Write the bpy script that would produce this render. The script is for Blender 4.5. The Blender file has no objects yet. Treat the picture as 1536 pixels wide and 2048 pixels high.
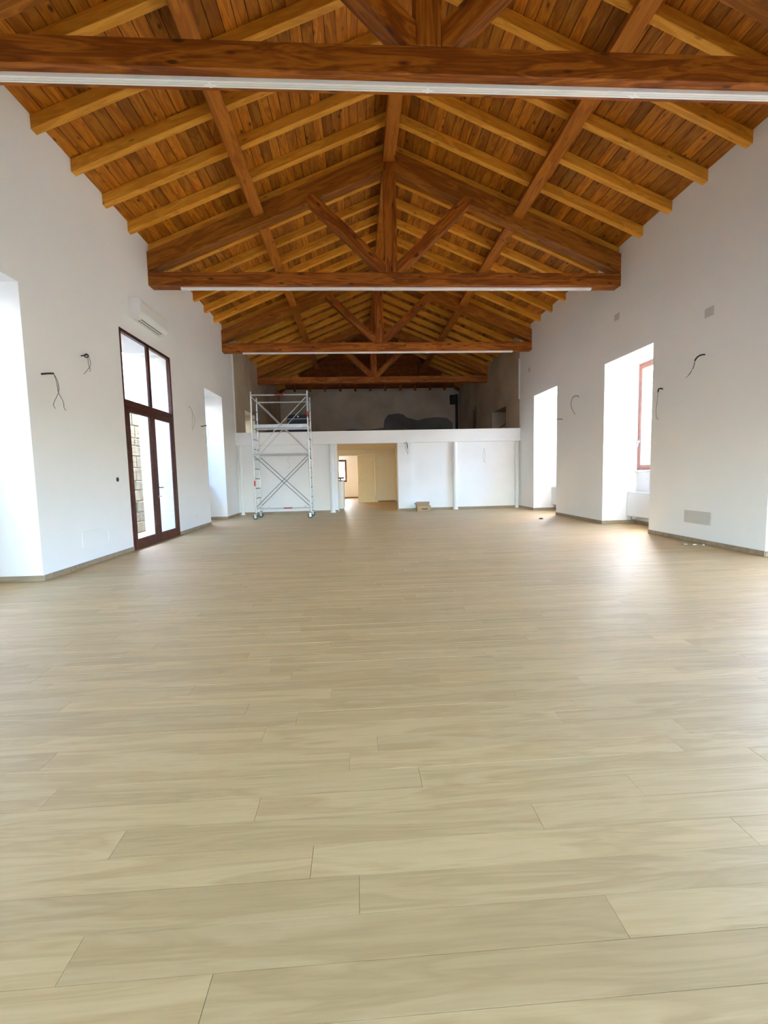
import bpy, math, random
from mathutils import Vector, Matrix
random.seed(7)
SC = bpy.context.scene
COL = SC.collection

# ------------------------------------------------------------------ camera
F_PX, YAW, PIT, ROL, CAM_H = 895.4344, math.radians(3.2368), math.radians(4.8067), math.radians(-1.2972), 1.2
fw = Vector((math.sin(YAW)*math.cos(PIT), math.cos(YAW)*math.cos(PIT), -math.sin(PIT)))
rt = fw.cross(Vector((0, 0, 1))).normalized()
up = rt.cross(fw)
c_, s_ = math.cos(ROL), math.sin(ROL)
cr, cu = c_*rt + s_*up, -s_*rt + c_*up
cam = bpy.data.objects.new('camera', bpy.data.cameras.new('camera'))
COL.objects.link(cam)
cam.matrix_world = Matrix(((cr.x, cu.x, -fw.x, 0), (cr.y, cu.y, -fw.y, 0), (cr.z, cu.z, -fw.z, CAM_H), (0, 0, 0, 1)))
cam.data.sensor_fit = 'HORIZONTAL'
cam.data.sensor_width = 36.0
cam.data.lens = F_PX/1536*36
cam.data.clip_end = 300
SC.camera = cam

def at(px, py, ax, val):
    """photo pixel -> world point where its ray meets the plane coordinate[ax] = val"""
    d = cr*((px-768)/F_PX) + cu*((1024-py)/F_PX) + fw
    o = Vector((0, 0, CAM_H))
    return o + d*((val-o[ax])/d[ax])

# ------------------------------------------------------------------ light
SC.view_settings.view_transform = 'Standard'
SC.view_settings.look = 'None'
SC.view_settings.gamma = 1.0
SC.view_settings.use_curve_mapping = False
SC.view_settings.exposure = 3.33
SC.cycles.max_bounces = 14
SC.cycles.diffuse_bounces = 8
SC.cycles.transparent_max_bounces = 12
SC.cycles.caustics_reflective = False
SC.cycles.caustics_refractive = False
w = bpy.data.worlds.new('sky'); SC.world = w; w.use_nodes = True
nt = w.node_tree
sky = nt.nodes.new('ShaderNodeTexSky'); sky.sky_type = 'NISHITA'
sky.sun_disc = False; sky.sun_elevation = math.radians(48); sky.sun_rotation = math.radians(15)
sky.air_density = 1.0; sky.dust_density = 3.0; sky.ozone_density = 1.0
hsv = nt.nodes.new('ShaderNodeHueSaturation'); hsv.inputs['Saturation'].default_value = 1.25
nt.links.new(sky.outputs[0], hsv.inputs['Color'])
nt.links.new(hsv.outputs[0], nt.nodes['Background'].inputs['Color'])
nt.nodes['Background'].inputs['Strength'].default_value = 1.0
sun = bpy.data.objects.new('sun', bpy.data.lights.new('sun', 'SUN')); COL.objects.link(sun)
sun.data.energy = 1.2; sun.data.angle = math.radians(0.6); sun.data.color = (1, .93, .82)
sun.rotation_euler = Vector((.25, .62, .74)).to_track_quat('Z', 'Y').to_euler()

# ------------------------------------------------------------------ dimensions
XL, XR, XK = -3.837, 5.3512, 0.757          # left wall, right wall, ridge
TL, TR = 0.72, 0.88                         # wall thickness
YB, YM, YF = -4.8, 14.52, 23.4              # back wall, mezzanine edge, far wall
S = 0.415                                   # roof slope
CS = 1/math.sqrt(1+S*S); SN = S*CS
ZE = 5.63                                   # boards at the wall line
RB = 5.465                                  # rafter underside at the wall line
ZT = 3.46                                   # head of the window recesses
ZM = 2.61                                   # loft floor
TRUSS = [-0.2, 4.4, 9.0, 13.6, 18.22]

# ------------------------------------------------------------------ helpers
W = {}
def link(name, data, parent=None, mat_world=None):
    o = bpy.data.objects.new(name, data); COL.objects.link(o)
    M = mat_world if mat_world is not None else Matrix()
    W[o] = M
    if parent is not None:
        o.parent = parent
        o.matrix_basis = W[parent].inverted() @ M
    else:
        o.matrix_basis = M
    return o
def T(x, y, z): return Matrix.Translation((x, y, z))
def thing(name, loc, label=None, cat=None, group=None, kind=None, rotz=0):
    o = link(name, None, None, T(*loc) @ Matrix.Rotation(rotz, 4, 'Z'))
    o.empty_display_size = .1
    return tag(o, label, cat, group, kind)
def tag(o, label=None, cat=None, group=None, kind=None):
    if label: o['label'] = label
    if cat: o['category'] = cat
    if group: o['group'] = group
    if kind: o['kind'] = kind
    return o

class MB:
    """mesh collector in world coordinates"""
    def __init__(s): s.v = []; s.f = []; s.mi = []; s.sm = []
    def add(s, vs, fs, mi=0, smooth=False):
        b = len(s.v); s.v += [tuple(v) for v in vs]
        for f in fs: s.f.append([b+i for i in f]); s.mi.append(mi); s.sm.append(smooth)
        return s
    def box(s, x0, x1, y0, y1, z0, z1, mi=0, ch=0.0):
        if x0 > x1: x0, x1 = x1, x0
        if y0 > y1: y0, y1 = y1, y0
        if z0 > z1: z0, z1 = z1, z0
        if ch <= 0:
            v = [(x, y, z) for x in (x0, x1) for y in (y0, y1) for z in (z0, z1)]
            return s.add(v, [(0, 1, 3, 2), (4, 6, 7, 5), (0, 4, 5, 1), (2, 3, 7, 6), (0, 2, 6, 4), (1, 5, 7, 3)], mi)
        c = min(ch, (x1-x0)*.45, (y1-y0)*.45, (z1-z0)*.45)
        vs = []; idx = {}
        for ix in (0, 1):
            for iy in (0, 1):
                for iz in (0, 1):
                    p = ((x0, x1)[ix], (y0, y1)[iy], (z0, z1)[iz]); n = (1-2*ix, 1-2*iy, 1-2*iz)
                    for a in range(3):
                        idx[ix, iy, iz, a] = len(vs)
                        vs.append(tuple(p[k]+(0 if k == a else n[k]*c) for k in range(3)))
        fs = []
        for a in range(3):
            b, d = [k for k in range(3) if k != a]
            for sd in (0, 1):
                q = []
                for u, w_ in ((0, 0), (1, 0), (1, 1), (0, 1)):
                    k = [0, 0, 0]; k[a] = sd; k[b] = u; k[d] = w_; q.append(idx[k[0], k[1], k[2], a])
                if (sd == 0) == (a != 1): q.reverse()
                fs.append(q)
        for a in range(3):
            b, d = [k for k in range(3) if k != a]
            for u in (0, 1):
                for w_ in (0, 1):
                    k = [0, 0, 0]; k[b] = u; k[d] = w_
                    k0 = tuple(k[:a]+[0]+k[a+1:]); k1 = tuple(k[:a]+[1]+k[a+1:])
                    q = [idx[k0+(b,)], idx[k1+(b,)], idx[k1+(d,)], idx[k0+(d,)]]
                    if (u == w_) == (a != 1): q.reverse()
                    fs.append(q)
        for ix in (0, 1):
            for iy in (0, 1):
                for iz in (0, 1):
                    q = [idx[ix, iy, iz, a] for a in range(3)]
                    if (ix+iy+iz) % 2 == 0: q.reverse()
                    fs.append(q)
        return s.add(vs, fs, mi)
    def prism(s, poly, axis, a0, a1, mi=0):
        """poly: 2D points in the two other axes (ordered x<y<z), extruded along axis"""
        n = len(poly)
        def mk(p, a):
            l = list(p); l.insert(axis, a); return tuple(l)
        vs = [mk(p, a0) for p in poly]+[mk(p, a1) for p in poly]
        fs = [tuple(range(n))[::-1], tuple(range(n, 2*n))]+[(i, (i+1) % n, n+(i+1) % n, n+i) for i in range(n)]
        return s.add(vs, fs, mi)
    def tube(s, pts, r, n=8, mi=0, cap=True, radii=None):
        pts = [Vector(p) for p in pts]; rings = []
        ref = Vector((0, 0, 1))
        for i, p in enumerate(pts):
            d = (pts[min(i+1, len(pts)-1)]-pts[max(i-1, 0)]).normalized()
            if abs(d.dot(ref)) > .95: ref2 = Vector((1, 0, 0))
            else: ref2 = ref
            a = d.cross(ref2).normalized(); b = d.cross(a)
            rr = radii[i] if radii else r
            rings.append([p+(a*math.cos(t)+b*math.sin(t))*rr for t in [2*math.pi*k/n for k in range(n)]])
        base = len(s.v)
        vs = [v for rg in rings for v in rg]
        fs = [(i*n+k, (i+1)*n+k, (i+1)*n+(k+1) % n, i*n+(k+1) % n) for i in range(len(pts)-1) for k in range(n)]
        s.add(vs, fs, mi, True)
        if cap:
            m = len(pts)-1
            s.add(rings[0], [tuple(range(n))], mi); s.add(rings[m], [tuple(range(n))[::-1]], mi)
        return s
    def cyl(s, c, r, h, axis=2, n=20, mi=0):
        c = Vector(c); e = Vector([1 if k == axis else 0 for k in range(3)])
        return s.tube([c, c+e*h], r, n, mi)
    def mesh(s, name, mats, M=None):
        me = bpy.data.meshes.new(name)
        inv = M.inverted() if M is not None else None
        vs = [tuple(inv @ Vector(v)) for v in s.v] if inv else s.v
        me.from_pydata(vs, [], s.f)
        for m in (mats if isinstance(mats, (list, tuple)) else [mats]): me.materials.append(m)
        me.polygons.foreach_set('material_index', s.mi)
        me.polygons.foreach_set('use_smooth', s.sm)
        import bmesh
        bm = bmesh.new(); bm.from_mesh(me); bmesh.ops.recalc_face_normals(bm, faces=bm.faces); bm.to_mesh(me); bm.free()
        me.update()
        return me
    def build(s, name, mats, parent=None, M=None):
        if M is None:
            if parent is not None: M = W[parent].copy()
            else:
                n = len(s.v); cx = sum(v[0] for v in s.v)/n; cy = sum(v[1] for v in s.v)/n; z = min(v[2] for v in s.v)
                M = T(cx, cy, z)
        return link(name, s.mesh(name, mats, M), parent, M)

def frame(o, xd, upd):
    xd = Vector(xd).normalized(); z = Vector(upd); z = (z-xd*z.dot(xd)).normalized(); y = z.cross(xd)
    return Matrix(((xd.x, y.x, z.x, o[0]), (xd.y, y.y, z.y, o[1]), (xd.z, y.z, z.z, o[2]), (0, 0, 0, 1)))
def beam(name, p0, p1, wd, h, mat, parent, upd=(0, 0, 1), ch=.006, zoff=0.0):
    """squared timber from p0 to p1; axis at the middle of its underside plus zoff"""
    p0, p1 = Vector(p0), Vector(p1)
    M = frame(p0, p1-p0, upd); L = (p1-p0).length
    mb = MB(); mb.box(0, L, -wd/2, wd/2, zoff, zoff+h, 0, ch)
    me = mb.mesh(name, mat)
    return link(name, me, parent, M)
def timber_prism(name, poly, y0, y1, mat, parent, xd):
    """polygon in x,z extruded in y, grain along xd"""
    M = frame((poly[0][0], y0, poly[0][1]), (xd[0], 0, xd[1]), (0, 0, 1) if abs(xd[1]) < .9*abs(xd[0])+.3 else (1, 0, 0))
    mb = MB(); mb.prism(poly, 1, y0, y1)
    return mb.build(name, mat, parent, M)

# ------------------------------------------------------------------ materials
def new_mat(name, rough=.6, spec=.4):
    m = bpy.data.materials.new(name); m.use_nodes = True
    b = m.node_tree.nodes['Principled BSDF']
    b.inputs['Roughness'].default_value = rough; b.inputs['Specular IOR Level'].default_value = spec
    return m, m.node_tree, b
def N(nt, t, **kw):
    n = nt.nodes.new(t)
    for k, v in kw.items():
        if k in n.inputs: n.inputs[k].default_value = v
        else: setattr(n, k, v)
    return n
def ramp(nt, stops):
    r = nt.nodes.new('ShaderNodeValToRGB')
    e = r.color_ramp.elements
    while len(e) < len(stops): e.new(.5)
    for i, (p, c) in enumerate(stops): e[i].position = p; e[i].color = tuple(c)+(1,) if len(c) == 3 else c
    return r
def plain(name, col, rough=.6, metal=0.0, spec=.4, var=.06, scale=6.0, bump=0.0, bscale=60.0):
    m, nt, b = new_mat(name, rough, spec)
    b.inputs['Metallic'].default_value = metal
    tc = N(nt, 'ShaderNodeNewGeometry')
    no = N(nt, 'ShaderNodeTexNoise', Scale=scale, Detail=4.0)
    nt.links.new(tc.outputs['Position'], no.inputs['Vector'])
    r = ramp(nt, [(.3, tuple(max(0, x*(1-var)) for x in col)), (.7, tuple(min(1, x*(1+var)) for x in col))])
    nt.links.new(no.outputs['Fac'], r.inputs['Fac']); nt.links.new(r.outputs[0], b.inputs['Base Color'])
    if bump:
        n2 = N(nt, 'ShaderNodeTexNoise', Scale=bscale, Detail=5.0)
        nt.links.new(tc.outputs['Position'], n2.inputs['Vector'])
        bp = N(nt, 'ShaderNodeBump', Strength=bump, Distance=.004)
        nt.links.new(n2.outputs['Fac'], bp.inputs['Height']); nt.links.new(bp.outputs[0], b.inputs['Normal'])
    return m
def wood(name, dark, mid, light, rough=.55, spec=.3, knots=.5, along=1.0, across=11.0, tint=.25, bump=.15, contrast=1.0, satv=.0, fine=.45):
    m, nt, b = new_mat(name, rough, spec); L = nt.links.new
    tc = N(nt, 'ShaderNodeTexCoord'); oi = N(nt, 'ShaderNodeObjectInfo'); ge = N(nt, 'ShaderNodeNewGeometry')
    ad = N(nt, 'ShaderNodeMath', operation='ADD'); L(oi.outputs['Random'], ad.inputs[0]); L(ge.outputs['Random Per Island'], ad.inputs[1])
    fr = N(nt, 'ShaderNodeMath', operation='FRACT'); L(ad.outputs[0], fr.inputs[0])
    wn = N(nt, 'ShaderNodeTexWhiteNoise', noise_dimensions='1D'); L(fr.outputs[0], wn.inputs['W'])
    sc = N(nt, 'ShaderNodeVectorMath', operation='SCALE'); sc.inputs['Scale'].default_value = 37.0; L(wn.outputs['Color'], sc.inputs[0])
    va = N(nt, 'ShaderNodeVectorMath', operation='ADD'); L(tc.outputs['Object'], va.inputs[0]); L(sc.outputs[0], va.inputs[1])
    mp = N(nt, 'ShaderNodeMapping'); mp.inputs['Scale'].default_value = (along, across, across); L(va.outputs[0], mp.inputs['Vector'])
    n1 = N(nt, 'ShaderNodeTexNoise', Scale=1.0, Detail=3.0, Roughness=.55, Distortion=1.1); L(mp.outputs[0], n1.inputs['Vector'])
    # growth rings: bands of the smooth noise
    mu = N(nt, 'ShaderNodeMath', operation='MULTIPLY'); mu.inputs[1].default_value = 9.0; L(n1.outputs['Fac'], mu.inputs[0])
    pp = N(nt, 'ShaderNodeMath', operation='PINGPONG'); pp.inputs[1].default_value = 1.0; L(mu.outputs[0], pp.inputs[0])
    mp2 = N(nt, 'ShaderNodeMapping'); mp2.inputs['Scale'].default_value = (along*4, across*12, across*12); L(va.outputs[0], mp2.inputs['Vector'])
    n2 = N(nt, 'ShaderNodeTexNoise', Scale=1.0, Detail=4.0, Roughness=.6); L(mp2.outputs[0], n2.inputs['Vector'])
    mx = N(nt, 'ShaderNodeMix', data_type='FLOAT'); mx.inputs['Factor'].default_value = fine; L(pp.outputs[0], mx.inputs[2]); L(n2.outputs['Fac'], mx.inputs[3])
    mx2 = N(nt, 'ShaderNodeMix', data_type='FLOAT'); mx2.inputs['Factor'].default_value = .5; L(mx.outputs[0], mx2.inputs[2]); L(n1.outputs['Fac'], mx2.inputs[3])
    k = .22/contrast
    rp = ramp(nt, [(.5-k, dark), (.5, mid), (.5+k, light)]); L(mx2.outputs[0], rp.inputs['Fac'])
    out = rp.outputs[0]
    if knots > 0:
        mp3 = N(nt, 'ShaderNodeMapping'); mp3.inputs['Scale'].default_value = (along*2.4, across*.75, across*.75); L(va.outputs[0], mp3.inputs['Vector'])
        vo = N(nt, 'ShaderNodeTexVoronoi', Scale=1.0); L(mp3.outputs[0], vo.inputs['Vector'])
        kr = ramp(nt, [(.07, (1, 1, 1)), (.16, (0, 0, 0))]); L(vo.outputs['Distance'], kr.inputs['Fac'])
        mk = N(nt, 'ShaderNodeMath', operation='MULTIPLY'); mk.inputs[1].default_value = knots; L(kr.outputs[0], mk.inputs[0])
        mxk = N(nt, 'ShaderNodeMix', data_type='RGBA'); L(mk.outputs[0], mxk.inputs[0]); L(out, mxk.inputs[6]); mxk.inputs[7].default_value = tuple(x*.35 for x in dark)+(1,)
        out = mxk.outputs[2]
    hs = N(nt, 'ShaderNodeHueSaturation'); L(out, hs.inputs['Color'])
    mr = N(nt, 'ShaderNodeMapRange'); mr.inputs['To Min'].default_value = 1-tint; mr.inputs['To Max'].default_value = 1+tint
    L(wn.outputs['Value'], mr.inputs['Value']); L(mr.outputs[0], hs.inputs['Value'])
    L(hs.outputs[0], b.inputs['Base Color'])
    if bump:
        bp = N(nt, 'ShaderNodeBump', Strength=bump, Distance=.003); L(n2.outputs['Fac'], bp.inputs['Height']); L(bp.outputs[0], b.inputs['Normal'])
    return m
def plaster(name, col, blotch=.03, bump=.12):
    m, nt, b = new_mat(name, .85, .25); L = nt.links.new
    g = N(nt, 'ShaderNodeNewGeometry')
    a = N(nt, 'ShaderNodeTexNoise', Scale=.9, Detail=5.0); L(g.outputs['Position'], a.inputs['Vector'])
    r = ramp(nt, [(.35, tuple(x*(1-blotch) for x in col)), (.65, tuple(min(.95, x*(1+blotch)) for x in col))]); L(a.outputs['Fac'], r.inputs['Fac'])
    L(r.outputs[0], b.inputs['Base Color'])
    f = N(nt, 'ShaderNodeTexNoise', Scale=45.0, Detail=4.0); L(g.outputs['Position'], f.inputs['Vector'])
    bp = N(nt, 'ShaderNodeBump', Strength=bump, Distance=.004); L(f.outputs['Fac'], bp.inputs['Height']); L(bp.outputs[0], b.inputs['Normal'])
    return m
def glass(name, tint=(.97, .98, .97)):
    m = bpy.data.materials.new(name); m.use_nodes = True; nt = m.node_tree
    nt.nodes.remove(nt.nodes['Principled BSDF']); out = nt.nodes['Material Output']
    tr = N(nt, 'ShaderNodeBsdfTransparent'); tr.inputs[0].default_value = tint+(1,)
    gl = N(nt, 'ShaderNodeBsdfGlossy'); gl.inputs['Roughness'].default_value = .02
    lw = N(nt, 'ShaderNodeLayerWeight'); pw = N(nt, 'ShaderNodeMath', operation='POWER'); pw.inputs[1].default_value = 5.0
    nt.links.new(lw.outputs['Facing'], pw.inputs[0])
    fr = N(nt, 'ShaderNodeMapRange'); fr.inputs['To Min'].default_value = .035; fr.inputs['To Max'].default_value = .9
    nt.links.new(pw.outputs[0], fr.inputs['Value'])
    mx = N(nt, 'ShaderNodeMixShader')
    nt.links.new(fr.outputs[0], mx.inputs[0]); nt.links.new(tr.outputs[0], mx.inputs[1]); nt.links.new(gl.outputs[0], mx.inputs[2])
    nt.links.new(mx.outputs[0], out.inputs[0])
    return m

M_WALL = plaster('white_paint', (.862, .87, .872), .012, .08)
M_MEZZ = plaster('mezzanine_paint', (.87, .88, .885))
M_RAW = plaster('raw_plaster', (.50, .415, .295), .16, .35)
M_RAWD = plaster('grey_render', (.17, .16, .14), .2, .4)
M_CREAM = plaster('cream_paint', (.82, .77, .64))
M_OUT = plaster('outside_plaster', (.58, .56, .47))
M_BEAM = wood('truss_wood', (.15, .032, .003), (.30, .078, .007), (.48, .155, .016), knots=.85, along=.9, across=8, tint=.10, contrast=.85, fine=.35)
M_PRIN = wood('principal_wood', (.20, .055, .005), (.36, .112, .010), (.52, .19, .022), knots=.7, along=.9, across=8, tint=.12, contrast=.85)
M_PURL = wood('purlin_wood', (.26, .068, .005), (.42, .125, .010), (.56, .20, .02), knots=.7, along=.9, across=8, tint=.08, contrast=.75)
M_RAFT = wood('rafter_wood', (.58, .22, .020), (.76, .335, .036), (.88, .45, .066), knots=.6, along=1.0, across=9, tint=.12, contrast=.75)
M_BOARD = wood('board_wood', (.22, .056, .003), (.385, .122, .007), (.53, .20, .016), knots=.95, along=1.2, across=7, tint=.34, contrast=.7, fine=.35)
M_FLOOR = wood('floor_wood', (.40, .262, .112), (.50, .338, .155), (.575, .405, .205), rough=.50, spec=.55, knots=0, along=1.1, across=12, tint=.075, bump=.08, contrast=.85, fine=.62)
M_BASE = wood('baseboard_wood', (.27, .20, .13), (.34, .26, .175), (.40, .31, .21), rough=.5, knots=0, tint=.05, bump=.03)
M_MAHO = wood('mahogany', (.045, .012, .008), (.075, .02, .012), (.12, .032, .02), rough=.4, knots=0, tint=.08, bump=.05)
M_FRAME = wood('window_wood', (.38, .17, .13), (.45, .22, .17), (.50, .26, .20), rough=.45, knots=0, tint=.05, bump=.03)
M_ROOF = plain('roof_deck', (.03, .018, .01), .9)
M_WHITE = plain('white_plastic', (.82, .82, .80), .35, var=.01)
M_LAMP = plain('white_enamel', (.95, .95, .94), .35, var=.01)
M_RAD = plain('radiator_enamel', (.80, .82, .82), .4, var=.01)
M_GREY = plain('grey_plastic', (.34, .34, .31), .5, var=.03)
M_GREYL = plain('light_grey_plastic', (.58, .575, .55), .5, var=.03)
M_BLACK = plain('black_plastic', (.012, .012, .013), .45, var=.1)
M_WIRE = plain('grey_wire', (.10, .10, .11), .5, var=.1)
M_WIREP = plain('pale_wire', (.36, .36, .37), .5, var=.1)
M_STEEL = plain('galvanised_steel', (.58, .60, .60), .42, metal=.6, var=.08, scale=20)
M_RUNG = plain('dull_steel', (.20, .21, .22), .45, metal=.6, var=.08, scale=20)
M_RED = plain('red_sticker', (.45, .03, .05), .5)
M_RUBBER = plain('grey_rubber', (.07, .10, .09), .6)
M_CHROME = plain('brushed_metal', (.55, .56, .57), .3, metal=.9)
M_CARD = plain('cardboard', (.46, .31, .17), .8, var=.08, scale=12)
M_CARDD = plain('cardboard_inside', (.40, .27, .16), .8, var=.08, scale=12)
M_BRASS = plain('brass', (.5, .36, .14), .3, metal=.9)
M_DUST = plain('plaster_crumb', (.72, .71, .68), .9, bump=.3)
M_CDOOR = plain('cream_door_paint', (.82, .73, .50), .45, var=.02)
M_GROUND = plain('gravel', (.27, .27, .26), .9, var=.2, scale=3, bump=.4)
M_STONE = plain('wall_stone', (.20, .175, .12), .9, var=.35, scale=4, bump=.8, bscale=18)
M_MORTAR = plain('mortar', (.26, .24, .18), .95, var=.2)
M_BARK = plain('bark', (.16, .13, .10), .9, var=.3)
M_HEDGE = plain('scrub', (.27, .26, .19), .9, var=.3, scale=1.5, bump=1, bscale=4)
M_GLASS = glass('window_glass')

# ------------------------------------------------------------------ openings
WL = [(0.1, 1.66), (4.0, 5.58), (11.83, 13.32)]        # left window recesses (y0,y1)
WR = [(0.1, 1.62), (4.03, 5.555), (7.944, 9.53), (11.836, 13.405)]
DOOR = (7.78, 9.785, 3.71)
LOFT_W = (15.96, 17.5, 3.53)

def wall_cells(y0, y1, z1, ops, cuts=()):
    """split a wall face into boxes (y0,y1,z0,z1) around openings (ya,yb,za,zb)"""
    ys = sorted(set([y0, y1]+[o[0] for o in ops]+[o[1] for o in ops]+list(cuts)))
    out = []
    for a, b in zip(ys[:-1], ys[1:]):
        z = 0.0
        for o in sorted([o for o in ops if o[0] < (a+b)/2 < o[1]], key=lambda o: o[2]):
            if o[2] > z: out.append((a, b, z, o[2]))
            z = o[3]
        out.append((a, b, z, z1))
    return out

def side_wall(name, xi, sgn, th, ops, mat2y=14.62):
    mb = MB()
    for (a, b, z0, z1) in wall_cells(YB-.5, YF+.5, 5.6, ops, (mat2y,)):
        m2 = 1 if a >= mat2y-.01 else 0
        def bx(x0, x1, c, d):
            if m2 and c < ZM-.05:
                if d > ZM-.05:
                    mb.box(x0, x1, a, b, c, ZM-.05, 0); c = ZM-.05
                else:
                    mb.box(x0, x1, a, b, c, d, 0); return
            mb.box(x0, x1, a, b, c, d, m2)
        bx(xi, xi+sgn*.03, z0, z1+.04 if z1 > 5.5 else z1); bx(xi+sgn*.03, xi+sgn*.12, z0, z1)
        if min(z1, 5.2) > z0: bx(xi+sgn*.12, xi+sgn*th, z0, min(z1, 5.2))
    o = mb.build(name, [M_WALL, M_RAW], None, Matrix())
    return tag(o, kind='structure')
wl = side_wall('wall_left', XL, -1, TL, [(a, b, 0, ZT+.04) for a, b in WL]+[(DOOR[0], DOOR[1], 0, DOOR[2]), (LOFT_W[0], LOFT_W[1], 0, 2.28), (LOFT_W[0], LOFT_W[1], ZM, LOFT_W[2])])
wr = side_wall('wall_right', XR, 1, TR, [(a, b, 0, ZT-.02) for a, b in WR]+[(LOFT_W[0], LOFT_W[1]+.14, ZM, LOFT_W[2])])
# filled cable chase along the right wall
mbc = MB(); rc = random.Random(3)
yy_ = 7.2
while yy_ < 14.4:
    b_ = yy_+rc.uniform(.5, .9); mbc.box(XR-.0016, XR, yy_, min(b_, 14.45), 4.235+rc.uniform(-.015, .01), 4.30+rc.uniform(-.01, .015)); yy_ = b_
mbc.build('filled_chase', M_WALL, wr, Matrix())
GLH = 2.72                                             # added glazed front below an invented gallery, for frontal daylight
GX0, GX1 = XL+.4, XR-.4
mb = MB().box(XL-TL, XR+TR, YB-.5, YB, GLH, 8).box(XL-TL, GX0, YB-.5, YB, 0, GLH).box(GX1, XR+TR, YB-.5, YB, 0, GLH)
tag(mb.build('wall_back', M_RAW, None, Matrix()), kind='structure')
mb = MB()
for (a, b, z0, z1) in wall_cells(XL-.1, XR+.1, 5.6, [(-1.95, -.57, .85, 2.0)]):
    for c, d, mi in ((z0, min(z1, 2.3), 1), (max(z0, 2.3), z1, 0)):
        if d > c: mb.box(a, b, YF, YF+.45, c, d, mi)
tag(mb.build('wall_far', [M_RAW, M_WALL], None, Matrix()), kind='structure')
# grey unplastered patches at the foot of the loft's far wall
def patch(name, pts):
    mb = MB(); mb.prism(pts, 1, YF-.035, YF-.002)
    tag(mb.build(name, M_RAWD, wf, Matrix()))
wf = [o for o in COL.objects if o.name == 'wall_far'][0]
patch('render_patch', [(-.9, ZM), (-.9, 3.42), (-.3, 3.55), (.6, 3.5), (1.4, 3.6), (1.45, 4.0), (1.65, 4.25), (2.2, 4.32), (2.45, 4.25), (2.6, 4.1), (3.2, 3.95), (3.6, 4.05), (4.2, 4.1), (4.7, 4.05), (5.0, 3.8), (5.05, ZM)])
patch('render_patch', [(-3.8, ZM), (-3.8, 3.2), (-3.0, 3.35), (-2.0, 3.3), (-1.2, 3.45), (-.95, 3.4), (-.95, ZM)])

# ------------------------------------------------------------------ floor
floor = tag(MB().box(XL-TL, XR+TR, YB-.5, YF+.4, -.25, -.010).build('floor', M_ROOF, None, Matrix()), kind='structure')
PW, PL, G = .12, 1.42, .0005
pins = {0: -.755, 2: -.176, 4: 1.024, 6: -.066}      # joints seen in the photograph
def plank_mesh(mb, x0, x1, y0, y1):
    x0 += G; x1 -= G; y0 += G; y1 -= G; e = .0002
    vs = [(x, y, -.009) for x, y in ((x0, y0), (x1, y0), (x1, y1), (x0, y1))]+[(x, y, -.0012) for x, y in ((x0, y0), (x1, y0), (x1, y1), (x0, y1))]
    vs += [(x, y, 0) for x, y in ((x0+e, y0+e), (x1-e, y0+e), (x1-e, y1-e), (x0+e, y1-e))]
    fs = [(8, 9, 10, 11)]+[(i, (i+1) % 4, 4+(i+1) % 4, 4+i) for i in range(4)]+[(4+i, 4+(i+1) % 4, 8+(i+1) % 4, 8+i) for i in range(4)]
    mb.add(vs, fs)
planks = []
for r in range(int((YB-1.015)/PW)-1, int((YF-1.015)/PW)+2):
    y0 = 1.015+r*PW
    j = pins.get(r, random.uniform(0, PL))
    x = j-PL*math.ceil((j-(XL-TL))/PL)
    while x < XR+TR:
        a, b = max(x, XL-TL), min(x+PL, XR+TR)
        if b-a > .02: planks.append((a, b, y0, y0+PW))
        x += PL
def vis(p):
    if p[3] < .6: return None
    best = None
    for x in (p[0], (p[0]+p[1])/2, p[1]):
        v = Vector((x, (p[2]+p[3])/2, 0))-Vector((0, 0, CAM_H))
        d = v.dot(fw)
        if d < .2: continue
        px, py = 768+F_PX*v.dot(cr)/d, 1024-F_PX*v.dot(cu)/d
        if -40 < px < 1576 and py < 2090: best = v.length if best is None else min(best, v.length)
    return best
ranked = sorted([(vis(p), i) for i, p in enumerate(planks) if vis(p) is not None])
near = set(i for _, i in ranked[:300])
shared = {}
rest = MB()
for i, (a, b, y0, y1) in enumerate(planks):
    if i in near:
        L = round(b-a, 3)
        if L not in shared:
            mb = MB(); plank_mesh(mb, 0, b-a, 0, PW); shared[L] = mb.mesh('plank', M_FLOOR)
        link('plank', shared[L], floor, T(a, y0, random.uniform(-.0003, .0003)))
    else:
        plank_mesh(rest, a, b, y0, y1)
tag(rest.build('far_planks', M_FLOOR, floor, Matrix()), kind='stuff')

# ------------------------------------------------------------------ roof
ceil = MB()
for sgn, xw in ((1, XL), (-1, XR)):
    def zz(d, o): return ZE+S*d+o
    xo = -1.9 if sgn < 0 else -1.5; dk = 4.594  # right eave lengthened to cut high skylight at the windows
    poly = [(xw+sgn*xo, zz(xo, .028)), (xw+sgn*dk, zz(dk, .028)), (xw+sgn*dk, zz(dk, .2)), (xw+sgn*xo, zz(xo, .2))]
    ceil.prism(poly, 1, YB-.5, YF+1.2)
ceil.prism([(YF+1.2, ZE-S*1.2+.028), (YF-4.6, ZE+S*4.6+.028), (YF-4.6, ZE+S*4.6+.2), (YF+1.2, ZE-S*1.2+.2)], 0, XL-.6, XR+.6)
ceiling = tag(ceil.build('ceiling', M_ROOF, None, Matrix()), kind='structure')
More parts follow.
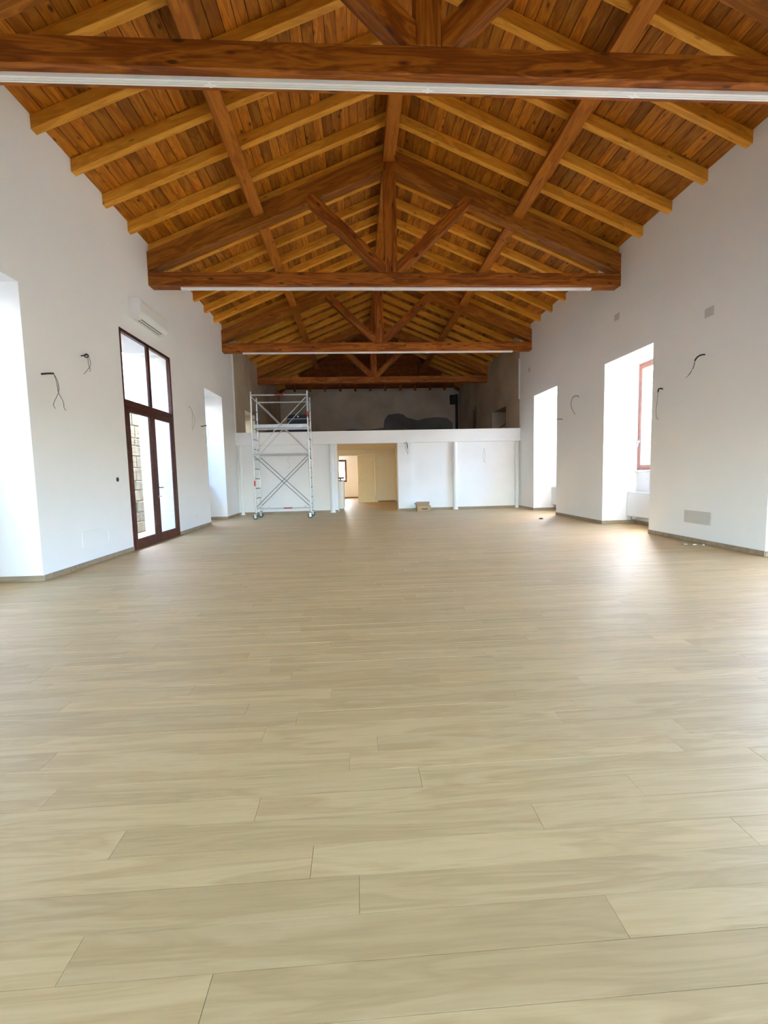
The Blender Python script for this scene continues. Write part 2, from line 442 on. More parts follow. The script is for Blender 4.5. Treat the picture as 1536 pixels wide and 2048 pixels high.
# boards: 31 rows a side
NB = 31; BW = 4.594/NB/CS; BT = .022
def board_section(L):
    w_ = BW-.006; e = .005
    vs = []
    for x in (0, L):
        vs += [(x, -w_/2, BT), (x, -w_/2, e), (x, -w_/2+e, 0), (x, w_/2-e, 0), (x, w_/2, e), (x, w_/2, BT)]
    fs = [(5, 4, 3, 2, 1, 0), (6, 7, 8, 9, 10, 11)]+[(i, i+1, 7+i, 6+i) for i in range(5)]
    return vs, fs
def board_frame(sgn, xw, k, y):
    d = (k+.5)*4.594/NB
    return frame((xw+sgn*d, y, ZE+S*d), (0, 1, 0), (-sgn*SN, 0, CS))
bm_cache = {}
seg_parts = [(4.44, 6.77), (6.77, 9.10), (9.10, 11.41), (11.41, 13.70)]
seg_rest = [(YB, -.1), (-.1, 4.44), (13.70, 16.0), (16.0, 18.3), (18.3, 20.6), (20.6, YF)]
far_boards = MB()
for sgn, xw in ((1, XL), (-1, XR)):
    for k in range(NB):
        for a, b in seg_parts:
            L = round(b-a-.003, 3)
            if L not in bm_cache:
                mb = MB(); mb.add(*board_section(L)); bm_cache[L] = mb.mesh('ceiling_board', M_BOARD)
            link('ceiling_board', bm_cache[L], ceiling, board_frame(sgn, xw, k, a))
        for a, b in seg_rest:
            d = (k+.5)*4.594/NB
            b2 = min(b, YF-d+.1) if a > 15 else b
            if b2 <= a+.05: continue
            vs, fs = board_section(b2-a-.003); M = board_frame(sgn, xw, k, a)
            far_boards.add([M @ Vector(v) for v in vs], fs)
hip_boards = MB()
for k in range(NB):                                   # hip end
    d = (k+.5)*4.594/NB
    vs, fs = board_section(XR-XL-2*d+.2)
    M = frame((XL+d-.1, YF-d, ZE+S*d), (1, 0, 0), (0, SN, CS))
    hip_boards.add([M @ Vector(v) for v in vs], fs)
tag(hip_boards.build('hip_boards', M_BEAM, ceiling, Matrix()), kind='stuff')  # darker truss wood: dimness of the far end put into the colour
tag(far_boards.build('far_boards', M_BOARD, ceiling, frame((0, 0, 0), (0, 1, 0), (0, 0, 1))), kind='stuff')
# common rafters
RW, RHP = .11, .165*CS
ry = [6.025+.767*k+.055 for k in range(-14, 23)]
rafter_mesh = {}
for y in ry:
    if y > YF-.15: continue
    for sgn, xw in ((1, XL), (-1, XR)):
        d1 = min(4.594, YF-y-.05)
        p0 = Vector((xw-sgn*.10, y, RB-S*.10)); L = round((d1+.10)/CS, 3)
        if L not in rafter_mesh:
            mb = MB(); mb.box(0, L, -RW/2, RW/2, 0, RHP, 0, .005); rafter_mesh[L] = mb.mesh('rafter', M_RAFT)
        link('rafter', rafter_mesh[L], ceiling, frame(p0, (sgn, 0, S), (0, 0, 1)))
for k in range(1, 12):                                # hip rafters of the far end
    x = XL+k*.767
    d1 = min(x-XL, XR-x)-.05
    beam('rafter', (x, YF+.1, RB-S*.1), (x, YF-d1, RB+S*d1), RW, RHP, M_BEAM, ceiling, ch=.005)  # truss wood instead of rafter wood, far-end shade put into the colour
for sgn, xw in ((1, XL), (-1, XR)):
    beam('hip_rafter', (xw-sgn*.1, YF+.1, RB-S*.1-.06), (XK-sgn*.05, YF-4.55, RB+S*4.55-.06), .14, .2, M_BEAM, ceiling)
# purlins and ridge
for sgn, xw in ((1, XL), (-1, XR)):
    d = 2.035; nrm = Vector((-sgn*SN, 0, CS))
    for a, b in zip([YB]+[t+.12 for t in TRUSS], [t+.12 for t in TRUSS]+[YF-2.0]):
        p = Vector((xw+sgn*d, 0, RB+S*d))-nrm*.195
        beam('purlin', p+Vector((0, a+.002, 0)), p+Vector((0, b-.002, 0)), .21, .193, M_PURL, ceiling, upd=nrm, ch=.006)
for a, b in zip([YB]+[t+.12 for t in TRUSS], [t+.12 for t in TRUSS[:]]+[YF-4.5]):
    if b > a+.1: beam('ridge_beam', (XK, a+.002, 7.12), (XK, b-.002, 7.12), .225, .2, M_PURL, ceiling)

# ------------------------------------------------------------------ trusses
TW = .24; ZB, ZTT = 4.85, 5.095
tlabels = {4.4: 'nearest roof truss, tie beam crossing the top of the photo',
           9.0: 'second roof truss with open V struts around its king post, above the glazed door',
           13.6: 'third roof truss, tie beam just in front of the white mezzanine',
           18.22: 'farthest dark roof truss over the unlit loft',
           -.2: 'roof truss behind and above the viewpoint'}
for ty in TRUSS:
    t = thing('roof_truss', (XK, ty+TW/2, ZB), tlabels[ty], 'roof truss', 'brown timber roof trusses')
    beam('tie_beam', (XL-.08, ty+TW/2, ZB), (XR+.08, ty+TW/2, ZB), TW, ZTT-ZB, M_BEAM, t, ch=.008)
    beam('king_post', (XK, ty+TW/2, ZTT+.002), (XK, ty+TW/2, 7.115), .24, TW, M_BEAM, t, upd=(0, 1, 0), ch=.006, zoff=-TW/2)
    for sgn, xw in ((1, XL), (-1, XR)):
        x1 = XK-sgn*.122
        d1 = abs(x1-xw)
        zb = lambda d: RB-.355+S*d
        zt = lambda d: RB-.006+S*d
        poly = [(xw-sgn*.04, zb(-.04)), (x1, zb(d1)), (x1, zt(d1)), (xw-sgn*.04, zt(-.04))]
        timber_prism('principal_rafter', poly, ty+.004, ty+TW-.004, M_PRIN, t, (sgn, S))
        # strut: foot against king post and tie beam, head let into the rafter
        up0, up1 = Vector((x1, 5.29)), Vector((XK-sgn*1.437, 6.523))
        dr = (up1-up0).normalized(); nm = Vector((dr.y*-1, dr.x)) if sgn > 0 else Vector((dr.y, -dr.x))
        if nm.y > 0: nm = -nm
        lo0 = up0+nm*.2; lo1 = up1+nm*.2
        # head cut parallel to the slope, foot cut on the tie beam
        def isect(p, q, base, s_):      # line p-q with z = base.z + s_*(x-base.x)
            dd = q-p; k = (base.y+s_*(p.x-base.x)-p.y)/(dd.y-s_*dd.x); return p+dd*k
        h1 = isect(lo0, lo1, up1, sgn*S)
        f1 = lo0+(lo1-lo0)*((ZTT+.002-lo0.y)/(lo1.y-lo0.y))
        poly = [(up0.x, up0.y), (up1.x, up1.y), (h1.x, h1.y), (f1.x, f1.y), (x1, ZTT+.002)]
        timber_prism('strut', poly, ty-.012, ty+TW-.03, M_BEAM, t, (dr.x, dr.y))

# ------------------------------------------------------------------ linear lights under the tie beams
llab = {4.4: 'white linear light under the nearest tie beam', 9.0: 'white linear light under the second tie beam', 13.6: 'white linear light under the third tie beam'}
for ty in (4.4, 9.0, 13.6):
    yc = ty+.115; x0, x1 = -3.28, 4.80
    t = thing('linear_light', ((x0+x1)/2, yc, ZB-.045), llab[ty], 'light', 'linear lights under the tie beams')
    n = 4; L = (x1-x0)/n
    for i in range(n):
        a, b = x0+i*L+.004, x0+(i+1)*L-.004
        MB().box(a, b, yc-.036, yc+.036, ZB-.040, ZB-.001, 0, .003).build('housing', M_LAMP, t)
        MB().box(a+.01, b-.01, yc-.020, yc-.004, ZB-.043, ZB-.0402).build('diffuser', M_WHITE, t)
        MB().box(a+.05, b-.05, yc+.008, yc+.013, ZB-.0415, ZB-.0402).build('slot', M_GREYL, t)
        if i: MB().box(a-.02, a+.012, yc-.037, yc+.037, ZB-.042, ZB-.002, 0, .002).build('joint_clip', M_LAMP, t)

# ------------------------------------------------------------------ windows
def bars(mb, xa, xb, y0, y1, z0, z1, w_):
    mb.box(xa, xb, y0, y0+w_, z0, z1, 0, .004); mb.box(xa, xb, y1-w_, y1, z0, z1, 0, .004)
    mb.box(xa, xb, y0+w_, y1-w_, z0, z0+w_, 0, .004); mb.box(xa, xb, y0+w_, y1-w_, z1-w_, z1, 0, .004)
wn_ = [0]
def side_window(xi, sgn, y0, y1, ztop, z0=1.165, mat=None, inner=.77):
    mat = mat or M_FRAME
    wn_[0] += 1
    xf = xi+sgn*inner
    o = thing('window_%d' % wn_[0], (xf, (y0+y1)/2, z0), kind='structure')
    mb = MB(); bars(mb, xf, xf+sgn*.05, y0, y1, z0, ztop, .05); mb.build('window_frame', mat, o)
    mb = MB(); bars(mb, xf-sgn*.012, xf+sgn*.036, y0+.04, y1-.04, z0+.04, ztop-.04, .075)
    sash = mb.build('sash', mat, o)
    MB().box(xf+sgn*.010, xf+sgn*.016, y0+.115, y1-.115, z0+.115, ztop-.115).build('pane', M_GLASS, sash)
    yh = y1-.08; zh = z0+.62
    MB().box(xf-sgn*.012, xf-sgn*.024, yh-.015, yh+.015, zh-.04, zh+.04, 0, .003).box(xf-sgn*.024, xf-sgn*.06, yh-.008, yh+.008, zh-.008, zh+.008).box(xf-sgn*.048, xf-sgn*.064, yh-.01, yh+.01, zh-.11, zh+.01, 0, .004).build('handle', M_CHROME, sash)
    return o
def parapet(name, wall, xi, sgn, y0, y1, inner=.77, th=None):
    MB().box(xi+sgn*(inner+.005), xi+sgn*th, y0, y1, 0, 1.13).build('parapet', M_WALL, wall, Matrix())
    MB().box(xi+sgn*(inner-.075), xi+sgn*(inner+.0), y0+.002, y1-.002, 1.13, 1.162, 0, .004).box(xi+sgn*inner, xi+sgn*th, y0+.002, y1-.002, 1.13, 1.162).build('window_sill', M_WHITE, wall, Matrix())
for a, b in WR:
    side_window(XR, 1, a+.004, b-.004, ZT-.03); parapet('p', wr, XR, 1, a, b, th=TR)
for a, b in WL:
    side_window(XL, -1, a+.004, b-.004, ZT+.03, inner=.60, mat=M_MAHO); parapet('p', wl, XL, -1, a, b, inner=.60, th=TL)
side_window(XL, -1, LOFT_W[0]+.004, LOFT_W[1]-.004, 2.27, inner=.6, mat=M_MAHO); parapet('p', wl, XL, -1, LOFT_W[0], LOFT_W[1], inner=.60, th=TL)
side_window(XL, -1, LOFT_W[0]+.004, LOFT_W[1]-.004, LOFT_W[2]-.01, z0=ZM+.02, inner=.6, mat=M_MAHO)
MB().box(XR+.62, XR+.70, LOFT_W[0], LOFT_W[1]+.14, ZM, LOFT_W[2]).build('blocked_window', M_RAW, wr, Matrix())

wn_[0] += 1
gf = thing('window_%d' % wn_[0], (XK, YB-.2, 0), kind='structure')  # invented glazing behind the camera, lights the floor and mezzanine front
gx0, gx1 = GX0, GX1
mb = MB(); mb.box(gx0, gx1, YB-.25, YB-.17, 0, .07, 0, .004).box(gx0, gx1, YB-.25, YB-.17, GLH-.07, GLH, 0, .004)
for k in range(7):
    x = gx0+(gx1-gx0)*k/6; mb.box(max(gx0, x-.04), min(gx1, x+.04), YB-.25, YB-.17, .07, GLH-.07, 0, .004)
mb.build('window_frame', M_MAHO, gf)
for k in range(6):
    xa_, xb_ = gx0+(gx1-gx0)*k/6+.04, gx0+(gx1-gx0)*(k+1)/6-.04
    MB().box(xa_, xb_, YB-.213, YB-.207, .07, GLH-.07).build('pane', M_GLASS, gf)
tag(MB().box(XL, XR, YB, -.5, GLH+.02, GLH+.40).build('trim_2', M_MEZZ, None, Matrix()), kind='structure')['label'] = 'added white gallery slab behind the viewpoint, shading the nearest truss'  # invented slab, keeps the rear daylight off the nearest tie beam
l = bpy.data.lights.new('daylight_portal', 'AREA'); l.shape = 'RECTANGLE'; l.size = gx1-gx0; l.size_y = GLH; l.cycles.is_portal = True
o = bpy.data.objects.new('daylight_portal', l); COL.objects.link(o); o.matrix_world = frame((XK, YB-.52, GLH/2), (1, 0, 0), (0, -1, 0))
# portals help the daylight find the openings
def portal(xi, y0, y1, z0, z1, sgn):
    l = bpy.data.lights.new('daylight_portal', 'AREA'); l.shape = 'RECTANGLE'; l.size = z1-z0; l.size_y = y1-y0
    l.cycles.is_portal = True
    o = bpy.data.objects.new('daylight_portal', l); COL.objects.link(o)
    o.matrix_world = frame((xi, (y0+y1)/2, (z0+z1)/2), (0, 0, 1), (sgn, 0, 0))
for a, b in WR: portal(XR+TR+.02, a, b, 1.16, ZT, 1)
for a, b in WL: portal(XL-TL-.02, a, b, 1.16, ZT, -1)
portal(XL-TL-.02, DOOR[0], DOOR[1], 0, DOOR[2], -1)
portal(XL-TL-.02, LOFT_W[0], LOFT_W[1], 1.16, LOFT_W[2], -1)

# ------------------------------------------------------------------ glazed double door, left wall
d0, d1, dz = DOOR; dm = (d0+d1)/2
dr = thing('door_1', (XL, dm, 0), kind='structure')
xa, xb = XL-.035, XL+.004
mb = MB(); mb.box(xa-.03, xb, d0, d0+.055, 0, dz, 0, .004); mb.box(xa-.03, xb, d1-.055, d1, 0, dz, 0, .004); mb.box(xa-.03, xb, d0+.055, d1-.055, dz-.055, dz, 0, .004)
mb.box(xa-.03, xb, d0+.055, d1-.055, 2.44, 2.555, 0, .004)
fr_ = mb.build('door_frame', M_MAHO, dr)
MB().box(xa, xb+.003, dm-.045, dm+.045, 2.555, dz-.055, 0, .004).build('transom_mullion', M_MAHO, dr)
for a, b in ((d0+.055, dm-.045), (dm+.045, d1-.055)):
    MB().box(xa+.012, xa+.018, a, b, 2.555, dz-.055).build('transom_pane', M_GLASS, dr)
for i, (a, b) in enumerate(((d0+.057, dm-.002), (dm+.002, d1-.057))):
    mb = MB(); st = .095
    mb.box(xa, xb+.008, a, a+st, .004, 2.437, 0, .005); mb.box(xa, xb+.008, b-st, b, .004, 2.437, 0, .005)
    mb.box(xa, xb+.008, a+st, b-st, 2.36, 2.437, 0, .005); mb.box(xa, xb+.008, a+st, b-st, .004, .165, 0, .005)
    leaf = mb.build('door_leaf', M_MAHO, dr)
    MB().box(xa+.015, xa+.021, a+st, b-st, .165, 2.36).build('pane', M_GLASS, leaf)
    mb = MB(); bars(mb, xa+.022, xa+.034, a+st, b-st, .165, 2.36, .012); mb.build('glazing_bead', M_MAHO, leaf)
    if i:
        yh = a+.045
        MB().box(xb+.008, xb+.016, yh-.022, yh+.022, 1.0, 1.09, 0, .003).tube([(xb+.016, yh, 1.045), (xb+.055, yh, 1.045), (xb+.055, yh+.12, 1.045)], .009, 8).build('handle', M_BLACK, leaf)
        MB().cyl((xb+.008, yh, .875), .022, .012, 0, 16).box(xb+.02, xb+.05, yh+.0, yh+.05, .868, .884, 0, .003).build('lock_key', M_BRASS, leaf)

# ------------------------------------------------------------------ baseboards
def base(name, segs):
    mb = MB()
    for (x0, x1, y0, y1) in segs: mb.box(x0, x1, y0, y1, .0005, .072, 0, .003)
    tag(mb.build(name, M_BASE, None, Matrix()), kind='structure')
t_ = .012
segs = []
ys = [YB]+[v for ab in sorted(WL+[(DOOR[0], DOOR[1])]) for v in ab]+[YM+.1]
for a, b in zip(ys[::2], ys[1::2]): segs.append((XL, XL+t_, a, b))
for a, b in WL:
    segs += [(XL-.6, XL, b-t_, b), (XL-.6, XL, a, a+t_), (XL-.607, XL-.6+t_, a, b)]
base('baseboard_left', segs)
segs = []
ys = [YB]+[v for ab in WR for v in ab]+[YM+.1]
for a, b in zip(ys[::2], ys[1::2]): segs.append((XR-t_, XR, a, b))
for a, b in WR:
    segs += [(XR, XR+.77, b-t_, b), (XR, XR+.77, a, a+t_), (XR+.77-t_, XR+.777, a, b)]
base('baseboard_right', segs)

# ------------------------------------------------------------------ mezzanine and the rooms under it
YW = 14.66                                             # wall under the mezzanine
OX0, OX1 = -.655, 1.315
mz = MB().box(XL, XR, YM, YM+.3, 2.205, ZM, 0, .004).box(XL, XR, YM+.3, YF, 2.30, ZM)
mz = tag(mz.build('trim_1', [M_MEZZ], None, Matrix()), kind='structure')
mz['label'] = 'white mezzanine edge beam and loft floor'
mb = MB(); mb.box(XL, OX0, YW, YW+.12, 0, 2.205); mb.box(OX1, OX1+.45, YW-.1, YW+.2, 0, 2.203); mb.box(OX1+.45, XR, YW, YW+.12, 0, 2.205)
mb.box(OX0-.12, OX0, YW+.12, YW+.5, 0, 2.205)
wm = tag(mb.build('wall_mezzanine', M_MEZZ, None, Matrix()), kind='structure')
base('baseboard_mezzanine', [(XL+.02, OX0-.0, YW-t_, YW), (OX1+.0, OX1+.45, YW-.1-t_, YW-.1), (OX1+.45, XR-.02, YW-t_, YW)])
YC = 19.5                                              # corridor back wall
mb = MB()
mb.box(1.62, 1.74, YW+.2, YF, 0, 2.3)                  # right side
mb.box(OX1, 1.62, YW+.2, YW+.32, 0, 2.3)
mb.box(.80, 1.62, YC, YC+.12, 0, 2.3)
mb.box(XL, -.86, YC, YC+.12, 0, 2.3)
mb.box(-.86, .80, YC, YC+.12, 2.09, 2.3)
mb.box(XL, 1.62, YW+.30, YC, 2.285, 2.299)
tag(mb.build('wall_corridor', M_CREAM, None, Matrix()), kind='structure')
base('baseboard_corridor', [(.86, 1.62, YC-t_, YC), (1.608, 1.62, YW+.35, YC-.02), (-2.48, 1.62, YF-t_, YF)])
d2 = thing('door_2', (0, YC, 0), kind='structure')
mb = MB(); mb.box(.74, .81, YC-.03, YC+.1, 0, 2.09, 0, .004); mb.box(-.87, -.80, YC-.03, YC+.1, 0, 2.09, 0, .004); mb.box(-.80, .74, YC-.03, YC+.1, 2.03, 2.09, 0, .004)
mb.build('door_frame', M_CDOOR, d2)
Mh = T(.725, YC-.02, 0) @ Matrix.Rotation(math.radians(6), 4, 'Z')
mb = MB(); mb.box(-.735, 0, -.042, 0, .01, 2.02, 0, .004)
lf = link('door_leaf', mb.mesh('door_leaf', M_CDOOR), d2, Mh)
mb = MB(); mb.tube([(-.68, -.042, .98), (-.68, -.09, .98), (-.57, -.09, .98)], .009, 8); mb.box(-.70, -.66, -.048, -.042, .86, .90, 0, .002)
link('handle', mb.mesh('handle', M_CHROME), lf, Mh)
wn_[0] += 1
fw_ = thing('window_%d' % wn_[0], (-1.26, YF+.2, .85), kind='structure')
mb = MB()
for a, b, c, d in ((-1.95, -1.85, .85, 2.0), (-.67, -.57, .85, 2.0), (-1.85, -.67, .85, .95), (-1.85, -.67, 1.9, 2.0)): mb.box(a, b, YF+.2, YF+.26, c, d, 0, .005)
mb.build('window_frame', M_MAHO, fw_)
MB().box(-1.85, -.67, YF+.22, YF+.226, .95, 1.9).build('pane', M_GLASS, fw_)
l = bpy.data.lights.new('daylight_portal', 'AREA'); l.shape = 'RECTANGLE'; l.size = 1.38; l.size_y = 1.15; l.cycles.is_portal = True
o = bpy.data.objects.new('daylight_portal', l); COL.objects.link(o); o.matrix_world = frame((-1.26, YF+.46, 1.42), (1, 0, 0), (0, 1, 0))

# round columns under the mezzanine edge
for x, lab in ((-.83, 'white round pipe column left of the passage opening'), (3.19, 'white round pipe column in the middle of the right mezzanine wall'),
               (XL+.13, 'white round pipe column beside the scaffold at the left wall'), (XR-.10, 'thin white pipe column against the right wall')):
    r = .075 if x < 3.3 and x > -1 else .05
    y = YM-.02-r if False else YM+.06
    c = thing('pipe_column', (x, y, 0), lab, 'column', 'white pipe columns under the mezzanine')
    MB().cyl((x, y, .0), r, 2.2, 2, 20).build('shaft', M_MEZZ, c)
    MB().cyl((x, y, .0), r+.02, .03, 2, 20).build('base_ring', M_MEZZ, c)

# ------------------------------------------------------------------ radiators in the right recesses
rl = {7.944: 'white flat panel radiator under the window with the visible red frame', 11.836: 'white flat panel radiator in the farther right window recess', 4.03: 'white flat panel radiator in the recess at the right edge', .1: 'white flat panel radiator in the recess beside the viewpoint'}
for a, b in WR:
    t = thing('radiator', (XR+.62, (a+b)/2, .17), rl[a], 'radiator', 'panel radiators in the right window recesses')
    x0 = XR+.545
    MB().box(x0, x0+.10, a+.12, b+.0-.02, .17, .70, 0, .012).build('body', M_RAD, t)
    MB().box(x0+.01, x0+.09, a+.14, b-.04, .700, .708, 0, .002).build('top_grille', M_RAD, t)
    for yb in (a+.35, b-.40): MB().box(x0+.10, XR+.775, yb, yb+.05, .3, .6).build('bracket', M_RAD, t)
    MB().tube([(x0+.05, b-.12, .17), (x0+.05, b-.12, .10), (XR+.775, b-.12, .10)], .009, 8).build('pipe', M_CHROME, t)

# ------------------------------------------------------------------ air conditioner
ac = thing('air_conditioner', (XL, 8.72, 3.98), 'white wall-mounted air conditioner above the glazed door', 'air conditioner')
prof = [(XL+.003, 3.99), (XL+.06, 3.975), (XL+.155, 4.0), (XL+.20, 4.06), (XL+.205, 4.24), (XL+.19, 4.30), (XL+.15, 4.315), (XL+.003, 4.315)]
MB().prism(prof, 1, 8.165, 9.275).build('body', M_WHITE, ac)
fp = [(XL+.2055, 4.07), (XL+.213, 4.075), (XL+.213, 4.235), (XL+.198, 4.298), (XL+.19, 4.302), (XL+.2055, 4.24)]
MB().prism(fp, 1, 8.175, 9.265).build('front_panel', M_WHITE, ac)
u = Vector((.095, 0, .025)).normalized(); nn = Vector((u.z, 0, -u.x))
for off, w2 in ((.018, .013), (.066, .013)):
    q = Vector((XL+.06, 0, 3.975))+u*off
    mb = MB(); e = q+u*w2
    mb.prism([(q.x, q.z+.004), (e.x, e.z+.004), (e.x+nn.x*.003, e.z+nn.z*.003), (q.x+nn.x*.003, q.z+nn.z*.003)], 1, 8.32, 9.14); mb.build('air_slot', M_BLACK, ac)
q = Vector((XL+.06, 0, 3.975))+u*.034; e = q+u*.028
MB().prism([(q.x, q.z+.003), (e.x, e.z+.003), (e.x+nn.x*.007, e.z+nn.z*.007), (q.x+nn.x*.007, q.z+nn.z*.007)], 1, 8.33, 9.13).build('louvre', M_WHITE, ac)

# ------------------------------------------------------------------ plates, boxes and sockets on the walls
def plate(name, xi, sgn, y0, y1, z0, z1, mat, label, cat, proud=.006, group=None):
    if sgn == 0: return
    t = MB().box(xi-sgn*.0, xi+sgn*proud, y0, y1, z0, z1, 0, .002)
    o = t.build(name, mat, None, T(xi, (y0+y1)/2, z0))
    return tag(o, label, cat, group)
plate('access_panel', XL, 1, 6.385, 6.89, .275, .50, M_WALL, 'large white flush access panel low on the left wall', 'panel', .008)
plate('socket_cover', XL, 1, 7.03, 7.24, .29, .44, M_WALL, 'small white cover beside the access panel near the glazed door', 'panel', .006)
tag(MB().cyl((XL-.001, 7.416, 1.214), .036, .006, 0, 20).build('switch_hole', M_BLACK), 'small round black switch hole left of the glazed door', 'switch')
plate('wall_socket', XL, 1, 10.75, 10.84, .28, .36, M_WHITE, 'small white socket low on the left wall past the door', 'socket', .008)
plate('wall_socket', XR, -1, 10.78, 10.87, .295, .37, M_WHITE, 'small white socket low on the right wall between the recesses', 'socket', .008)
fb = thing('flush_box', (XR, 6.76, .308), 'grey rectangular flush box low on the right wall', 'panel')
MB().box(XR-.004, XR, 6.478, 7.042, .308, .508, 0, .001).build('rim', M_GREYL, fb)
MB().box(XR-.0055, XR-.004, 6.495, 7.025, .325, .491).build('cover', M_GREYL, fb)
plate('junction_cover', XR, -1, 6.58, 6.755, 3.455, 3.595, M_GREYL, 'large square grey junction cover high on the right wall', 'panel', .005)
plate('junction_cover', XR, -1, 9.02, 9.19, 4.215, 4.345, M_GREYL, 'grey junction cover above the nearer right window recess', 'panel', .005)
plate('junction_cover', XR, -1, 13.72, 13.86, 4.24, 4.36, M_GREYL, 'small grey junction cover near the mezzanine on the right wall', 'panel', .005)

for xi, sgn, z0, z1, lab in ((XL, 1, ZM, 5.3, 'thin white vertical cable duct on the left wall above the mezzanine'), (XR, -1, 3.55, 4.84, 'thin white vertical cable duct on the right wall above the mezzanine')):
    t = thing('cable_duct', (xi, 14.6, z0), lab, 'duct')
    MB().box(xi, xi+sgn*.035, 14.57, 14.63, z0, z1, 0, .004).build('channel', M_WHITE, t)
    MB().box(xi+sgn*.035, xi+sgn*.039, 14.575, 14.625, z0+.01, z1-.01, 0, .001).build('cover', M_WHITE, t)
# ------------------------------------------------------------------ loose cables left for wall lamps
def smooth(pts, n=5):
    pts = [Vector(p) for p in pts]; out = []
    for i in range(len(pts)-1):
        p0, p1, p2, p3 = pts[max(i-1, 0)], pts[i], pts[i+1], pts[min(i+2, len(pts)-1)]
        for k in range(n):
            t = k/n
            out.append(.5*((2*p1)+(p2-p0)*t+(2*p0-5*p1+4*p2-p3)*t*t+(3*p1-p0-3*p2+p3)*t*t*t))
    return out+[pts[-1]]
def cable(label, root, cond, wires, cm=M_BLACK, wm_=M_WIRE, cr_=.011, wr_=.0035):
    t = thing('wall_cable', root, label, 'cable', 'loose cable ends for wall lamps')
    if cond: MB().tube(smooth(cond), cr_, 8).build('conduit', cm, t)
    for q in wires: MB().tube(smooth(q), wr_, 6).build('wire', wm_, t)
def pts(ax, vals, px): return [at(p[0], p[1], ax, v) for p, v in zip(px, vals)]
def side_cable(label, xi, sgn, wallpx, tips, wires, reach, **kw):
    """conduit leaves the wall at wallpx; tips lie reach metres out"""
    r = at(*wallpx, 0, xi)
    n = len(tips); c = [r-Vector((sgn*.01, 0, 0))]+[at(*p, 0, xi+sgn*reach*(i+1)/n) for i, p in enumerate(tips)]
    ww = [[c[-1]]+[at(*p, 0, xi+sgn*(reach-.015*(k+1)*(j+1) % .05)) for k, p in enumerate(q)] for j, q in enumerate(wires)]
    cable(label, r, c, ww, **kw)
side_cable('black conduit with two forked wires at the left wall corner', XL, 1, (83, 748), [(95, 747), (107, 747)], [[(113, 757), (117, 770), (117, 785), (107, 808), (111, 817)], [(112, 760), (115, 775), (117, 785), (127, 805), (128, 815), (132, 821)]], .155)
side_cable('knotted black cable with hanging wires between wall corner and glazed door', XL, 1, (161, 712), [(168, 711), (173, 708), (177, 712), (172, 715), (169, 711), (175, 709)], [[(180, 720), (181, 730), (175, 740), (168, 748)], [(176, 720), (178, 732), (181, 740), (179, 743)]], .12, cr_=.008)
side_cable('thin pale hanging wires right of the glazed door', XL, 1, (378, 813), [(380, 814)], [[(384, 822), (385, 840), (385, 862)], [(385, 825), (390, 842), (386, 858)]], .05, cr_=.008, cm=M_GREY, wm_=M_WIREP)
side_cable('short black conduit stub beside the left window recess', XL, 1, (402, 853), [(407, 852), (413, 851)], [[(416, 860), (417, 870), (411, 887)]], .16, wm_=M_WIREP)
side_cable('black conduit with curved wires highest on the right wall', XR, -1, (1410, 709), [(1402, 710), (1394, 715), (1390, 721)], [[(1386, 735), (1381, 746), (1371, 756)], [(1388, 733), (1382, 743), (1376, 751)]], .14)
side_cable('short bent black conduit right of the visible red window frame', XR, -1, (1326, 778), [(1320, 777), (1317, 779), (1316, 784)], [[(1314, 805), (1312, 822), (1313, 835), (1317, 839)]], .08, wm_=M_WIRE)
side_cable('hook-shaped cable between the two right window recesses', XR, -1, (1157, 795), [(1156, 792), (1150, 792), (1145, 795)], [[(1142, 805), (1143, 815), (1147, 824), (1150, 829)]], .12, cr_=.007, cm=M_WIRE, wm_=M_WIRE, wr_=.005)
side_cable('short stub cable at the edge of the farther right recess', XR, -1, (1125, 839), [(1119, 838), (1113, 840)], [[(1111, 848), (1107, 853), (1112, 862)]], .14, cr_=.008, cm=M_WIRE, wm_=M_WIREP)
def flat_cable(label, y, cond, wires, **kw):
    c = [at(*p, 1, y-.03 if i else y+.01) for i, p in enumerate(cond)]
    cable(label, at(*(cond or wires[0])[0], 1, y), c, [[at(*p, 1, y-.03) for p in q] for q in wires], **kw)
flat_cable('black curled cable beside the passage opening', YW-.1, [(808, 887), (811, 884), (814, 887), (815, 897)], [[(815, 897), (816, 903), (815, 910)], [(811, 886), (810, 893), (813, 902), (816, 907)]])
flat_cable('thin pale wires on the mezzanine wall near the right column', YW, [(968, 896), (968, 900)], [[(968, 900), (970, 908), (970, 916), (967, 925)], [(968, 900), (966, 912), (968, 920), (972, 926)]], cr_=.006, cm=M_WIREP, wm_=M_WIREP, wr_=.003)
flat_cable('pale wavy wire on the wall behind the scaffold', YW, [(578, 909), (578, 913)], [[(578, 913), (575, 922), (579, 926), (580, 934), (573, 937)]], cr_=.007, cm=M_GREYL, wm_=M_GREYL, wr_=.006)

